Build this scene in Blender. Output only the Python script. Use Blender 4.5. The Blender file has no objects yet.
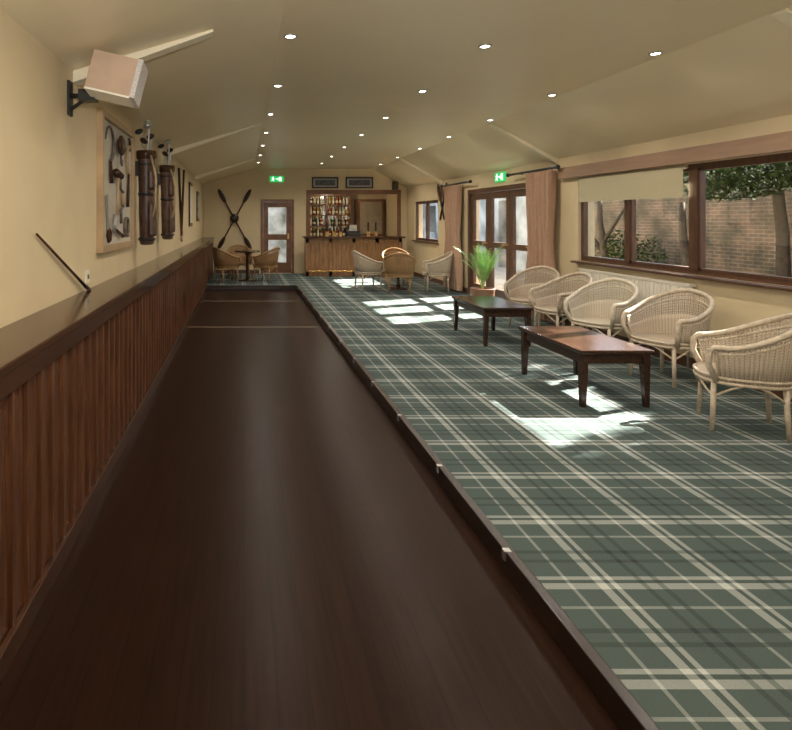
import bpy, bmesh, math, random
from mathutils import Vector, Matrix
random.seed(4)
S=bpy.context.scene
COL=S.collection
S.view_settings.view_transform='Standard'
S.view_settings.look='None'
S.view_settings.exposure=0.2

# ------------------------------------------------ materials
def newmat(name):
    m=bpy.data.materials.new(name); m.use_nodes=True
    nt=m.node_tree; b=nt.nodes['Principled BSDF']
    return m,nt,b
def N(nt,t,**k):
    n=nt.nodes.new(t)
    for a,v in k.items(): setattr(n,a,v)
    return n
def math_(nt,op,a,b=None,c=None):
    n=N(nt,'ShaderNodeMath',operation=op)
    for i,v in enumerate((a,b,c)):
        if v is None: continue
        if isinstance(v,(int,float)): n.inputs[i].default_value=v
        else: nt.links.new(v,n.inputs[i])
    return n.outputs[0]
def ramp(nt,fac,stops,const=False):
    r=N(nt,'ShaderNodeValToRGB')
    if const: r.color_ramp.interpolation='CONSTANT'
    els=r.color_ramp.elements
    while len(els)<len(stops): els.new(0.5)
    for e,(p,c) in zip(els,stops):
        e.position=p
        e.color=(c,c,c,1) if isinstance(c,(int,float)) else (*c,1)
    nt.links.new(fac,r.inputs[0]); return r.outputs[0]
def mat(name,col,rough=0.5,metal=0.0,var=0.12,scale=8.0,bump=0.0,stretch=(1,1,1),spec=0.5,coat=0.0):
    m,nt,b=newmat(name)
    tc=N(nt,'ShaderNodeTexCoord'); mp=N(nt,'ShaderNodeMapping'); mp.inputs['Scale'].default_value=stretch
    nt.links.new(tc.outputs['Object'],mp.inputs[0])
    no=N(nt,'ShaderNodeTexNoise'); no.inputs['Scale'].default_value=scale; no.inputs['Detail'].default_value=4
    nt.links.new(mp.outputs[0],no.inputs['Vector'])
    lo=tuple(c*(1-var) for c in col); hi=tuple(min(1,c*(1+var)) for c in col)
    o=ramp(nt,no.outputs['Fac'],[(0.3,lo),(0.7,hi)])
    nt.links.new(o,b.inputs['Base Color'])
    b.inputs['Roughness'].default_value=rough; b.inputs['Metallic'].default_value=metal
    b.inputs['Specular IOR Level'].default_value=spec
    b.inputs['Coat Weight'].default_value=coat
    if bump:
        bp=N(nt,'ShaderNodeBump'); bp.inputs['Strength'].default_value=bump; bp.inputs['Distance'].default_value=0.01
        nt.links.new(no.outputs['Fac'],bp.inputs['Height']); nt.links.new(bp.outputs[0],b.inputs['Normal'])
    return m
def emis(name,col,st):
    m,nt,b=newmat(name); b.inputs['Base Color'].default_value=(*col,1)
    b.inputs['Emission Color'].default_value=(*col,1); b.inputs['Emission Strength'].default_value=st
    return m
def glassmat(name,tint=(1,1,1),gl=0.08):
    m,nt,b=newmat(name); nt.nodes.remove(b)
    out=[n for n in nt.nodes if n.type=='OUTPUT_MATERIAL'][0]
    t=N(nt,'ShaderNodeBsdfTransparent'); t.inputs[0].default_value=(*tint,1)
    g=N(nt,'ShaderNodeBsdfGlossy'); g.inputs['Roughness'].default_value=0.02
    fr=N(nt,'ShaderNodeMixShader'); fr.inputs[0].default_value=gl
    nt.links.new(t.outputs[0],fr.inputs[1]); nt.links.new(g.outputs[0],fr.inputs[2]); nt.links.new(fr.outputs[0],out.inputs[0])
    return m

M_wall=mat('wall_paint',(0.66,0.54,0.34),0.6,var=0.04,scale=3)
M_ceil=mat('ceiling_paint',(0.80,0.69,0.47),0.36,var=0.02,scale=2,spec=0.35)
M_cream=mat('cream_gloss',(0.84,0.76,0.56),0.35,var=0.04)
M_wood_red=mat('red_brown_wood',(0.105,0.043,0.021),0.22,var=0.35,scale=5,stretch=(6,6,0.6),bump=0.1)
M_wood_dark=mat('dark_wood',(0.022,0.012,0.009),0.3,var=0.35,scale=5,stretch=(6,1,6))
M_wood_rail=mat('rail_wood',(0.055,0.023,0.012),0.15,var=0.3,scale=5,stretch=(6,0.6,6),spec=0.4)
M_table=mat('mahogany',(0.038,0.018,0.011),0.2,var=0.35,scale=5,stretch=(8,1,8),spec=0.4)
M_frame=mat('window_wood',(0.10,0.050,0.030),0.35,var=0.25,scale=6,stretch=(4,4,1))
M_beam=mat('beam_wood',(0.34,0.22,0.15),0.45,var=0.12,scale=5,stretch=(5,0.6,5))
M_bar=mat('bar_pine',(0.27,0.135,0.055),0.35,var=0.35,scale=5,stretch=(6,6,0.7))
M_barback=mat('back_bar_wood',(0.17,0.075,0.035),0.35,var=0.3,scale=5)
M_black=mat('black_metal',(0.02,0.02,0.02),0.4)
M_steel=mat('steel',(0.55,0.55,0.55),0.3,metal=0.85)
M_brass=mat('brass',(0.7,0.45,0.16),0.3,metal=0.9)
M_white=mat('white_enamel',(0.80,0.76,0.66),0.35,var=0.03)
M_curtain=mat('curtain_cloth',(0.47,0.30,0.205),0.85,var=0.1,scale=40)
M_blind=mat('blind_cloth',(0.52,0.46,0.30),0.8,var=0.05,scale=60)
M_glass=glassmat('window_glass',(0.95,0.96,0.96),0.05)
M_cane=mat('cane',(0.53,0.44,0.33),0.45,var=0.2,scale=30)
M_cane_dark=mat('dark_cane',(0.33,0.19,0.08),0.4,var=0.2,scale=30)
M_leaf=mat('palm_leaf',(0.20,0.36,0.10),0.45,var=0.4,scale=12)
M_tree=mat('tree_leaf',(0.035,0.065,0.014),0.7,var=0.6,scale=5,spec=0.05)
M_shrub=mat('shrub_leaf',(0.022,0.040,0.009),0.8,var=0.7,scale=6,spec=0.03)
M_bark=mat('bark',(0.06,0.05,0.04),0.9,var=0.3,scale=12,spec=0.1)
M_terra=mat('glazed_pot',(0.20,0.09,0.05),0.5)
M_bulb=emis('lamp_glow',(1.0,0.93,0.82),12)
M_paper=mat('paper',(0.72,0.64,0.5),0.8,var=0.1,scale=10)
M_photo=mat('photograph_print',(0.35,0.35,0.36),0.4,var=0.7,scale=9)
M_leather=mat('bag_leather',(0.095,0.052,0.040),0.4,var=0.5,scale=11,bump=0.4)
M_leather2=mat('bag_leather_tan',(0.115,0.064,0.044),0.4,var=0.5,scale=11,bump=0.4)
M_spk=mat('speaker_veneer',(0.50,0.36,0.26),0.4,var=0.1,scale=6)
M_green=emis('exit_green',(0.02,0.50,0.12),0.8)
M_signw=emis('exit_white',(0.9,1.0,0.9),1.3)
M_paving=mat('paving',(0.30,0.28,0.25),0.9,var=0.3,scale=3)
M_outw=mat('pale_render',(0.27,0.29,0.30),0.9,var=0.7,scale=1.1)
M_ash=mat('ash_wood',(0.46,0.32,0.18),0.4,var=0.2,scale=5)
M_string=mat('gut_string',(0.75,0.7,0.6),0.5)
M_rust=mat('old_iron',(0.16,0.13,0.11),0.45,metal=0.5,var=0.4,scale=20)

def weave(name,light,dark):
    m,nt,b=newmat(name)
    tc=N(nt,'ShaderNodeTexCoord'); sp=N(nt,'ShaderNodeSeparateXYZ'); nt.links.new(tc.outputs['Object'],sp.inputs[0])
    ang=math_(nt,'ARCTAN2',sp.outputs[0],math_(nt,'MULTIPLY',sp.outputs[1],-1))
    a=math_(nt,'SINE',math_(nt,'MULTIPLY',ang,70))
    z=math_(nt,'SINE',math_(nt,'MULTIPLY',sp.outputs[2],330))
    v=math_(nt,'MULTIPLY_ADD',math_(nt,'MULTIPLY',a,z),0.2,0.55)
    v2=math_(nt,'MULTIPLY_ADD',a,0.22,v)
    o=ramp(nt,v2,[(0.08,dark),(0.4,tuple(l*0.75+d*0.25 for l,d in zip(light,dark))),(0.75,light)])
    nt.links.new(o,b.inputs['Base Color']); b.inputs['Roughness'].default_value=0.5
    bp=N(nt,'ShaderNodeBump'); bp.inputs['Strength'].default_value=0.5; bp.inputs['Distance'].default_value=0.006
    nt.links.new(v2,bp.inputs['Height']); nt.links.new(bp.outputs[0],b.inputs['Normal'])
    return m
M_weave=weave('cane_weave',(0.56,0.47,0.36),(0.22,0.16,0.105))
M_weave2=weave('cream_cane_weave',(0.64,0.57,0.45),(0.28,0.22,0.15))
M_weaved=weave('dark_cane_weave',(0.34,0.20,0.09),(0.10,0.05,0.02))

def tartan():
    m,nt,b=newmat('tartan_carpet')
    tc=N(nt,'ShaderNodeTexCoord'); sp=N(nt,'ShaderNodeSeparateXYZ'); nt.links.new(tc.outputs['Object'],sp.inputs[0])
    st=[(0,1.0),(0.075,0.35),(0.12,1.0),(0.165,0.47),(0.36,0.15),(0.41,0.47),(0.50,0.15),(0.55,0.47),(0.76,0.85),(0.79,0.47),(0.90,0.47),(0.99,0.47)]
    def ax(o,ph):
        f=math_(nt,'FRACT',math_(nt,'ADD',math_(nt,'DIVIDE',o,0.50),20+ph))
        return ramp(nt,f,st,True)
    rx=ax(sp.outputs[0],0.1); ry=ax(sp.outputs[1],0.3)
    v=math_(nt,'MULTIPLY',math_(nt,'ADD',rx,ry),0.5)
    c=ramp(nt,v,[(0.15,(0.034,0.044,0.044)),(0.47,(0.072,0.099,0.093)),(0.73,(0.25,0.275,0.262)),(1.0,(0.46,0.48,0.46))])
    no=N(nt,'ShaderNodeTexNoise'); no.inputs['Scale'].default_value=180; nt.links.new(tc.outputs['Object'],no.inputs['Vector'])
    mx=N(nt,'ShaderNodeMix',data_type='RGBA',blend_type='MULTIPLY'); mx.inputs[0].default_value=0.5
    nt.links.new(c,mx.inputs[6]); nt.links.new(ramp(nt,no.outputs['Fac'],[(0.3,0.65),(0.7,1.0)]),mx.inputs[7])
    nt.links.new(mx.outputs[2],b.inputs['Base Color']); b.inputs['Roughness'].default_value=0.95
    b.inputs['Specular IOR Level'].default_value=0.15
    return m
M_carpet=tartan()
def alley():
    m,nt,b=newmat('alley_boards')
    tc=N(nt,'ShaderNodeTexCoord'); sp=N(nt,'ShaderNodeSeparateXYZ'); nt.links.new(tc.outputs['Object'],sp.inputs[0])
    q=math_(nt,'MULTIPLY',sp.outputs[0],9.0)
    fl=math_(nt,'FLOOR',q)
    wn=N(nt,'ShaderNodeTexWhiteNoise',noise_dimensions='1D'); nt.links.new(fl,wn.inputs['W'])
    mp=N(nt,'ShaderNodeMapping'); mp.inputs['Scale'].default_value=(14,0.9,1); nt.links.new(tc.outputs['Object'],mp.inputs[0])
    no=N(nt,'ShaderNodeTexNoise'); no.inputs['Scale'].default_value=3; no.inputs['Detail'].default_value=6; nt.links.new(mp.outputs[0],no.inputs['Vector'])
    v=math_(nt,'MULTIPLY_ADD',wn.outputs['Value'],0.2,math_(nt,'MULTIPLY',no.outputs['Fac'],0.8))
    c=ramp(nt,v,[(0.2,(0.014,0.006,0.0035)),(0.8,(0.028,0.012,0.007))])
    fr=math_(nt,'FRACT',q)
    g=math_(nt,'LESS_THAN',fr,0.02)
    mx=N(nt,'ShaderNodeMix',data_type='RGBA'); nt.links.new(g,mx.inputs[0]); nt.links.new(c,mx.inputs[6]); mx.inputs[7].default_value=(0.008,0.004,0.0025,1)
    nt.links.new(mx.outputs[2],b.inputs['Base Color'])
    b.inputs['Roughness'].default_value=0.3
    b.inputs['Specular IOR Level'].default_value=0.06
    return m
M_alley=alley()
def brick():
    m,nt,b=newmat('garden_brick')
    tc=N(nt,'ShaderNodeTexCoord'); sp=N(nt,'ShaderNodeSeparateXYZ'); nt.links.new(tc.outputs['Object'],sp.inputs[0])
    cb=N(nt,'ShaderNodeCombineXYZ'); nt.links.new(sp.outputs[1],cb.inputs[0]); nt.links.new(sp.outputs[2],cb.inputs[1])
    br=N(nt,'ShaderNodeTexBrick'); br.inputs['Scale'].default_value=1.0
    br.inputs['Brick Width'].default_value=0.20; br.inputs['Row Height'].default_value=0.066; br.inputs['Mortar Size'].default_value=0.007
    br.inputs['Color1'].default_value=(0.12,0.080,0.062,1); br.inputs['Color2'].default_value=(0.075,0.060,0.050,1); br.inputs['Mortar'].default_value=(0.17,0.155,0.13,1)
    nt.links.new(cb.outputs[0],br.inputs['Vector'])
    no=N(nt,'ShaderNodeTexNoise'); no.inputs['Scale'].default_value=2.2; no.inputs['Detail'].default_value=6; nt.links.new(tc.outputs['Object'],no.inputs['Vector'])
    mx=N(nt,'ShaderNodeMix',data_type='RGBA',blend_type='MULTIPLY'); mx.inputs[0].default_value=1
    nt.links.new(br.outputs['Color'],mx.inputs[6]); nt.links.new(ramp(nt,no.outputs['Fac'],[(0.35,(0.40,0.46,0.36)),(0.65,(1.25,1.15,1.05))]),mx.inputs[7])
    nt.links.new(mx.outputs[2],b.inputs['Base Color']); b.inputs['Roughness'].default_value=0.9
    return m
M_brick=brick()

# ------------------------------------------------ geometry
def bx(bm,x0,x1,y0,y1,z0,z1):
    vs=[bm.verts.new((x,y,z)) for x in (x0,x1) for y in (y0,y1) for z in (z0,z1)]
    for f in ((0,1,3,2),(4,6,7,5),(0,4,5,1),(2,3,7,6),(0,2,6,4),(1,5,7,3)): bm.faces.new([vs[i] for i in f])
def rotbx(bm,cx,cy,cz,sx,sy,sz,M):
    vs=[]
    for x in (-1,1):
        for y in (-1,1):
            for z in (-1,1): vs.append(bm.verts.new(Vector((cx,cy,cz))+M@Vector((x*sx/2,y*sy/2,z*sz/2))))
    for f in ((0,1,3,2),(4,6,7,5),(0,4,5,1),(2,3,7,6),(0,2,6,4),(1,5,7,3)): bm.faces.new([vs[i] for i in f])
def tube(bm,pts,r,seg=8,closed=False):
    pts=[Vector(p) for p in pts]; n=len(pts)
    rs=r if isinstance(r,(list,tuple)) else [r]*n
    rings=[]; up=None
    for i,p in enumerate(pts):
        if closed: t=pts[(i+1)%n]-pts[i-1]
        else: t=(pts[min(i+1,n-1)]-pts[max(i-1,0)])
        t.normalize()
        if up is None:
            up=Vector((0,0,1)) if abs(t.z)<0.9 else Vector((1,0,0))
        up=(up-t*up.dot(t))
        if up.length<1e-4: up=t.orthogonal()
        up.normalize(); s=t.cross(up)
        rings.append([bm.verts.new(p+(up*math.cos(a)+s*math.sin(a))*rs[i]) for a in [2*math.pi*k/seg for k in range(seg)]])
    m=n if closed else n-1
    for i in range(m):
        A=rings[i];Bq=rings[(i+1)%n]
        for k in range(seg): bm.faces.new((A[k],Bq[k],Bq[(k+1)%seg],A[(k+1)%seg]))
    if not closed:
        bm.faces.new(list(rings[0])); bm.faces.new(list(reversed(rings[-1])))
def lathe(bm,prof,seg=16,c=(0,0,0),sx=1,sy=1):
    rings=[]
    for r,z in prof:
        rings.append([bm.verts.new((c[0]+sx*r*math.cos(2*math.pi*k/seg),c[1]+sy*r*math.sin(2*math.pi*k/seg),c[2]+z)) for k in range(seg)])
    for A,Bq in zip(rings,rings[1:]):
        for k in range(seg): bm.faces.new((A[k],A[(k+1)%seg],Bq[(k+1)%seg],Bq[k]))
    bm.faces.new(list(reversed(rings[0]))); bm.faces.new(rings[-1])
def ell(bm,c,r,seg=12,rings=8,M=None):
    ret=bmesh.ops.create_uvsphere(bm,u_segments=seg,v_segments=rings,radius=1)
    for v in ret['verts']:
        p=Vector((v.co.x*r[0],v.co.y*r[1],v.co.z*r[2]))
        if M is not None: p=M@p
        v.co=Vector(c)+p
def mk(name,build,m,parent=None,smooth=False,bevel=0,label=None,category=None,kind=None,group=None,loc=None,rot=None):
    bm=bmesh.new(); build(bm)
    bmesh.ops.recalc_face_normals(bm,faces=bm.faces[:])
    me=bpy.data.meshes.new(name); bm.to_mesh(me); bm.free()
    me.materials.append(m)
    if smooth:
        for p in me.polygons: p.use_smooth=True
    o=bpy.data.objects.new(name,me); COL.objects.link(o)
    if parent: o.parent=parent
    if bevel:
        md=o.modifiers.new('bevel','BEVEL'); md.width=bevel; md.segments=2; md.limit_method='ANGLE'
    if loc: o.location=loc
    if rot: o.rotation_euler=rot
    tag(o,label,category,kind,group); return o
def tag(o,label=None,category=None,kind=None,group=None):
    if label:o['label']=label
    if category:o['category']=category
    if kind:o['kind']=kind
    if group:o['group']=group
def thing(name,label,category,loc=(0,0,0),rot=(0,0,0),group=None,kind=None):
    o=bpy.data.objects.new(name,None); o.empty_display_size=0.1; COL.objects.link(o)
    o.location=loc; o.rotation_euler=rot; tag(o,label,category,kind,group); return o
def dup(src,loc,rot=None,label=None,swap=None):
    def cp(o,par):
        n=o.copy()
        if swap and o.type=='MESH' and o.data.materials and o.data.materials[0] in swap:
            n.data=o.data.copy(); n.data.materials[0]=swap[o.data.materials[0]]
        COL.objects.link(n)
        if par: n.parent=par
        for c in [c for c in kids.get(o,[])]: cp(c,n)
        return n
    kids={}
    def col(o):
        kids[o]=list(o.children)
        for c in o.children: col(c)
    col(src)
    n=cp(src,None); n.location=loc
    if rot is not None: n.rotation_euler=rot
    if label: n['label']=label
    return n
def st(name,build,m,**k): return mk(name,build,m,kind='structure',**k)

XL,XR,YF=-1.12,4.5,16.0
YB=-2.5
# ------------------------------------------------ room shell
def holes(bm,fix0,fix1,axis,a0,a1,z0,z1,hs):
    A=sorted({a0,a1}|{h[0] for h in hs}|{h[1] for h in hs}); Z=sorted({z0,z1}|{h[2] for h in hs}|{h[3] for h in hs})
    A=[a for a in A if a0<=a<=a1]; Z=[z for z in Z if z0<=z<=z1]
    for i in range(len(A)-1):
        for j in range(len(Z)-1):
            ca=(A[i]+A[i+1])/2; cz=(Z[j]+Z[j+1])/2
            if any(h[0]<ca<h[1] and h[2]<cz<h[3] for h in hs): continue
            if axis=='y': bx(bm,fix0,fix1,A[i],A[i+1],Z[j],Z[j+1])
            else: bx(bm,A[i],A[i+1],fix0,fix1,Z[j],Z[j+1])
D0,D1=8.98,11.65
WIN=(3.6,7.81,0.94,2.055); SW=(13.45,15.3,0.95,1.95)
st('wall_left',lambda b:bx(b,XL-0.2,XL,YB,YF,-0.3,2.47),M_wall)
st('wall_right',lambda b:holes(b,XR,XR+0.22,'y',YB,YF,-0.3,2.36,[WIN,(D0,D1,-0.02,2.08),SW]),M_wall)
st('wall_far',lambda b:holes(b,YF,YF+0.2,'x',XL-0.2,XR+0.22,-0.3,2.95,[(0.46,1.38,0.0,2.04),(1.78,4.26,0.0,2.2)]),M_wall)
st('wall_back',lambda b:bx(b,XL-0.2,XR+0.2,YB-0.2,YB,-0.3,2.95),M_wall)
def ceilb(bm):
    prof=[(XL-0.2,2.41),(XL,2.47),(0.26,2.88),(3.54,2.88),(XR,2.36),(XR+0.22,2.25)]
    for i in range(len(prof)-1):
        (xa,za),(xb,zb)=prof[i],prof[i+1]
        vs=[bm.verts.new(p) for p in ((xa,YB,za),(xb,YB,zb),(xb,YF,zb),(xa,YF,za),(xa,YB,za+0.15),(xb,YB,zb+0.15),(xb,YF,zb+0.15),(xa,YF,za+0.15))]
        for f in ((0,3,2,1),(4,5,6,7),(0,1,5,4),(1,2,6,5),(2,3,7,6),(3,0,4,7)): bm.faces.new([vs[k] for k in f])
st('ceiling',ceilb,M_ceil)
def carp(bm):
    bx(bm,1.2,XR,YB,YF,-0.3,0); bx(bm,XL,1.2,13.1,YF,-0.3,0)
st('floor',carp,M_carpet)
st('floor.001',lambda b:bx(b,XL,1.2,YB,13.1,-0.3,-0.1),M_alley)
def nos(bm):
    bx(bm,1.175,1.22,YB,13.1,-0.1,0.006)
    bx(bm,XL+0.3,1.22,13.07,13.11,-0.1,0.006)
st('trim_1',nos,M_wood_dark,bevel=0.004)
def tabs(bm):
    y=2.6
    while y<12.8:
        bx(bm,1.168,1.20,y,y+0.03,-0.035,0.009); y+=0.9
st('trim_2',tabs,M_steel)
def linemark(bm):
    bx(bm,-0.83,1.175,8.58,8.60,-0.1,-0.098); bx(bm,-0.83,1.175,11.3,11.32,-0.1,-0.098)
st('trim_3',linemark,mat('worn_line',(0.30,0.24,0.17),0.5))
def wains(bm):
    y=YB
    while y<YF-0.01:
        y1=min(y+0.138,YF); z0=-0.1 if y<13.05 else 0
        bx(bm,-0.878,-0.864,y,y1,z0,0.9)
        if y1+0.02<YF: bx(bm,-0.875,-0.846,y1-0.012,y1+0.024,z0,0.9)
        y+=0.15
    bx(bm,XL,-0.878,YB,YF,-0.1,0.96)
st('trim_4',wains,M_wood_red,bevel=0.005)
def rail(bm):
    bx(bm,XL,-0.815,YB,YF,0.965,1.0); bx(bm,-0.86,-0.825,YB,YF,0.88,0.965)
st('trim_5',rail,M_wood_rail,bevel=0.006)
st('baseboard_left',lambda b:bx(b,-0.86,-0.832,YB,13.06,-0.1,0.0),M_wood_rail,bevel=0.005)
def bbr(bm):
    for a,c in ((YB,D0-0.03),(D1+0.03,YF)): bx(bm,XR-0.02,XR,a,c,0,0.11)
st('baseboard_right',bbr,M_frame)
st('baseboard_far',lambda b:(bx(b,XL+0.3,0.42,YF-0.02,YF,0,0.1)),M_frame)
def truss(y,xe):
    def f(bm):
        w=0.055
        def seg(xa,za,xb,zb,d):
            vs=[bm.verts.new(p) for p in ((xa,y-w,za),(xb,y-w,zb),(xb,y+w,zb),(xa,y+w,za),(xa,y-w,za-d),(xb,y-w,zb-0.02),(xb,y+w,zb-0.02),(xa,y+w,za-d))]
            for q in ((0,3,2,1),(4,5,6,7),(0,1,5,4),(1,2,6,5),(2,3,7,6),(3,0,4,7)): bm.faces.new([vs[k] for k in q])
        seg(XL,2.47,xe,2.47+0.41*(xe-XL)/1.38,0.08); seg(XR,2.36,3.54,2.88,0.08)
    return f
for i,(y,xe) in enumerate(((3.84,-0.2),(8.35,0.26),(13.2,0.26))): st('trim_%d'%(6+i),truss(y,xe),M_cream,bevel=0.006)
st('trim_9',lambda b:bx(b,XR-0.07,XR,1.0,8.18,2.06,2.215),M_beam,bevel=0.006)
st('trim_10',lambda b:bx(b,XR-0.08,XR+0.02,3.5,7.86,0.912,0.94),M_frame,bevel=0.006)

def winframe(y0,y1,z0,z1,mull,f=0.045):
    def g(bm):
        xa,xb=XR+0.04,XR+0.10
        bx(bm,xa,xb,y0,y1,z0,z0+f); bx(bm,xa,xb,y0,y1,z1-f,z1)
        bx(bm,xa,xb,y0,y0+f,z0+f,z1-f); bx(bm,xa,xb,y1-f,y1,z0+f,z1-f)
        for m,w in mull: bx(bm,xa-0.02,xb,m-w/2,m+w/2,z0+f,z1-f)
        ed=[y0+f]+sum([[m-w/2,m+w/2] for m,w in sorted(mull)],[])+[y1-f]
        for a,c in zip(ed[::2],ed[1::2]):
            s=0.025; q=XR+0.05; r=XR+0.09
            bx(bm,q-0.015,r,a,a+s,z0+f,z1-f); bx(bm,q-0.015,r,c-s,c,z0+f,z1-f); bx(bm,q-0.015,r,a,c,z0+f,z0+f+s); bx(bm,q-0.015,r,a,c,z1-f-s,z1-f)
    return g
w=st('window_1',winframe(3.6,7.81,0.94,2.055,[(6.85,0.08),(5.84,0.10),(4.7,0.06)]),M_frame)
mk('pane',lambda b:bx(b,XR+0.078,XR+0.084,3.66,7.75,1.0,2.0),M_glass,parent=w)
w=st('window_2',winframe(13.45,15.3,0.95,1.95,[(14.38,0.05)]),M_frame)
mk('pane',lambda b:bx(b,XR+0.078,XR+0.084,13.5,15.25,1.0,1.9),M_glass,parent=w)
st('trim_11',lambda b:bx(b,XR-0.06,XR+0.02,13.4,15.35,0.92,0.95),M_frame)
def fdf(bm):
    xa,xb=XR+0.02,XR+0.14
    bx(bm,xa-0.03,xb,D0,D0+0.07,0,2.08); bx(bm,xa-0.03,xb,D1-0.07,D1,0,2.08); bx(bm,xa-0.03,xb,D0+0.07,D1-0.07,2.0,2.08)
d=st('door_2',fdf,M_frame,bevel=0.004)
ws=(D1-D0-0.14)/3
for i in range(3):
    a=D0+0.07+i*ws; c=a+ws
    def leaf(bm,a=a,c=c):
        q,r=XR+0.03,XR+0.08
        bx(bm,q,r,a+0.005,a+0.13,0.02,1.99); bx(bm,q,r,c-0.13,c-0.005,0.02,1.99)
        for z0,z1 in ((0.02,0.24),(0.98,1.08),(1.87,1.99)): bx(bm,q,r,a+0.13,c-0.13,z0,z1)
    lf=mk('door_leaf',leaf,M_frame,parent=d)
    mk('glass',lambda b,a=a,c=c:bx(b,XR+0.052,XR+0.058,a+0.13,c-0.13,0.24,1.87),M_glass,parent=lf)
    mk('handle',lambda b,a=a:tube(b,[(XR+0.03,a+0.06,1.05),(XR-0.02,a+0.06,1.05),(XR-0.02,a+0.16,1.05)],0.009),M_brass,parent=lf)
def fdoor(bm):
    y0,y1=YF-0.02,YF+0.12
    bx(bm,0.46,0.53,y0,y1,0,2.04); bx(bm,1.31,1.38,y0,y1,0,2.04); bx(bm,0.53,1.31,y0,y1,1.97,2.04)
d=st('door_1',fdoor,M_barback)
def fleaf(bm):
    y0,y1=YF+0.02,YF+0.06
    bx(bm,0.535,0.67,y0,y1,0.01,1.965); bx(bm,1.17,1.305,y0,y1,0.01,1.965)
    for a,c in ((0.01,0.30),(0.92,1.08),(1.82,1.965)): bx(bm,0.67,1.17,y0,y1,a,c)
lf=mk('door_leaf',fleaf,M_barback,parent=d)
mk('glass',lambda b:bx(b,0.67,1.17,YF+0.037,YF+0.043,0.30,1.82),M_glass,parent=lf)
mk('handle',lambda b:bx(b,1.2,1.24,YF-0.03,YF+0.02,0.95,1.1),M_brass,parent=lf)

# outside
st('ground',lambda b:bx(b,XR+0.22,22,-8,44,-0.4,-0.12),M_paving)
st('wall_garden',lambda b:bx(b,8.6,8.85,-4,15.0,-0.12,2.6),M_brick)
def outb(bm):
    holes(bm,8.6,9.2,'y',15.0,40,-0.12,3.0,[(16.2,17.2,0.9,2.1),(18.6,19.6,-0.12,2.1),(21.5,23,0.9,2.1),(26,27.5,0.9,2.1)])
st('wall_outbuilding',outb,M_outw)
st('wall_outbuilding.001',lambda b:bx(b,9.2,9.4,15.0,40,-0.12,3.0),M_frame)
st('wall_lobby',lambda b:bx(b,-1.3,1.7,18.6,18.7,-0.12,3.2),mat('lobby_render',(0.20,0.23,0.26),0.9,var=0.95,scale=1.8))
st('ground.001',lambda b:bx(b,-1.3,1.68,YF+0.2,18.6,-0.3,-0.001),M_paving)

# bar alcove
def alc(bm):
    bx(bm,1.68,4.4,18.0,18.1,0,2.45); bx(bm,1.68,1.78,YF+0.2,18.0,0,2.45); bx(bm,4.3,4.4,YF+0.2,18.0,0,2.45)
st('wall_bar',alc,M_wall)
st('ceiling.001',lambda b:bx(b,1.68,4.4,YF+0.2,18.1,2.45,2.5),M_ceil)
st('floor.002',lambda b:bx(b,1.68,4.4,YF,18.1,-0.3,-0.0),M_wood_dark)
def barframe(bm):
    bx(bm,1.72,1.82,YF-0.03,YF+0.0,1.0,2.26); bx(bm,4.22,4.32,YF-0.03,YF,0,2.26); bx(bm,1.72,4.32,YF-0.035,YF,2.18,2.30)
st('trim_12',barframe,M_barback)

ctr=thing('bar_counter','pine panelled bar counter with dark polished worktop','bar counter',(0,0,0))
def cbody(bm):
    bx(bm,1.62,4.14,15.22,15.62,0.0,1.0)
    x=1.64
    while x<4.1: bx(bm,x,x+0.10,15.205,15.22,0.12,0.88); x+=0.115
    for k in range(5):
        xx=1.62+k*0.61; bx(bm,xx,xx+0.08,15.19,15.22,0,1.0)
    bx(bm,1.62,4.14,15.19,15.22,0,0.12); bx(bm,1.62,4.14,15.19,15.22,0.88,1.0)
mk('body',cbody,M_bar,parent=ctr)
mk('worktop',lambda b:bx(b,1.56,4.2,15.08,15.68,1.0,1.045),M_wood_rail,parent=ctr,bevel=0.01)
mk('foot_rail',lambda b:tube(b,[(1.7,15.12,0.14),(4.1,15.12,0.14)],0.018),M_brass,parent=ctr)
p0=thing('beer_pump','tall beer pump with brass base and dark handle','beer pump',(2.2,15.4,1.045),group='beer pumps on the bar counter')
mk('base',lambda b:(bx(b,-0.04,0.04,-0.04,0.04,0,0.12),tube(b,[(0,-0.04,0.09),(0,-0.1,0.09),(0,-0.1,0.04)],0.012)),M_brass,parent=p0)
mk('handle',lambda b:lathe(b,[(0.012,0.12),(0.02,0.18),(0.024,0.34),(0.01,0.38)],12),M_table,parent=p0,smooth=True)
for x in (2.38,2.56,3.3,3.5): dup(p0,(x,15.4,1.045))
bb=thing('back_bar_unit','wooden back bar cabinet with open shelves and mirror','cabinet',(0,0,0))
mk('body',lambda b:bx(b,1.82,3.25,17.55,17.98,0,0.95),M_barback,parent=bb)
def ups(bm):
    for x in (1.82,2.5,3.2): bx(bm,x,x+0.05,17.6,17.98,0.95,2.2)
    bx(bm,1.82,3.25,17.58,17.98,2.2,2.28)
mk('frame',ups,M_barback,parent=bb)
mk('mirror',lambda b:bx(b,1.87,3.2,17.96,17.98,0.97,2.2),mat('mirror',(0.6,0.58,0.52),0.08,metal=1),parent=bb)
for z in (1.27,1.6,1.92):
    mk('shelf',lambda b,z=z:bx(b,1.87,3.2,17.62,17.96,z,z+0.025),M_barback,parent=bb)
cols=[(0.30,0.12,0.02),(0.03,0.10,0.03),(0.6,0.6,0.55),(0.35,0.03,0.02),(0.45,0.27,0.05),(0.02,0.03,0.10),(0.65,0.6,0.4)]
bm_=[mat('bottle_glass_%d'%i,c,0.12,var=0.05) for i,c in enumerate(cols)]
M_lab=mat('bottle_label',(0.8,0.75,0.6),0.6)
protos=[]
bn=['amber','green','clear','red','golden','dark blue','pale yellow']
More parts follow.
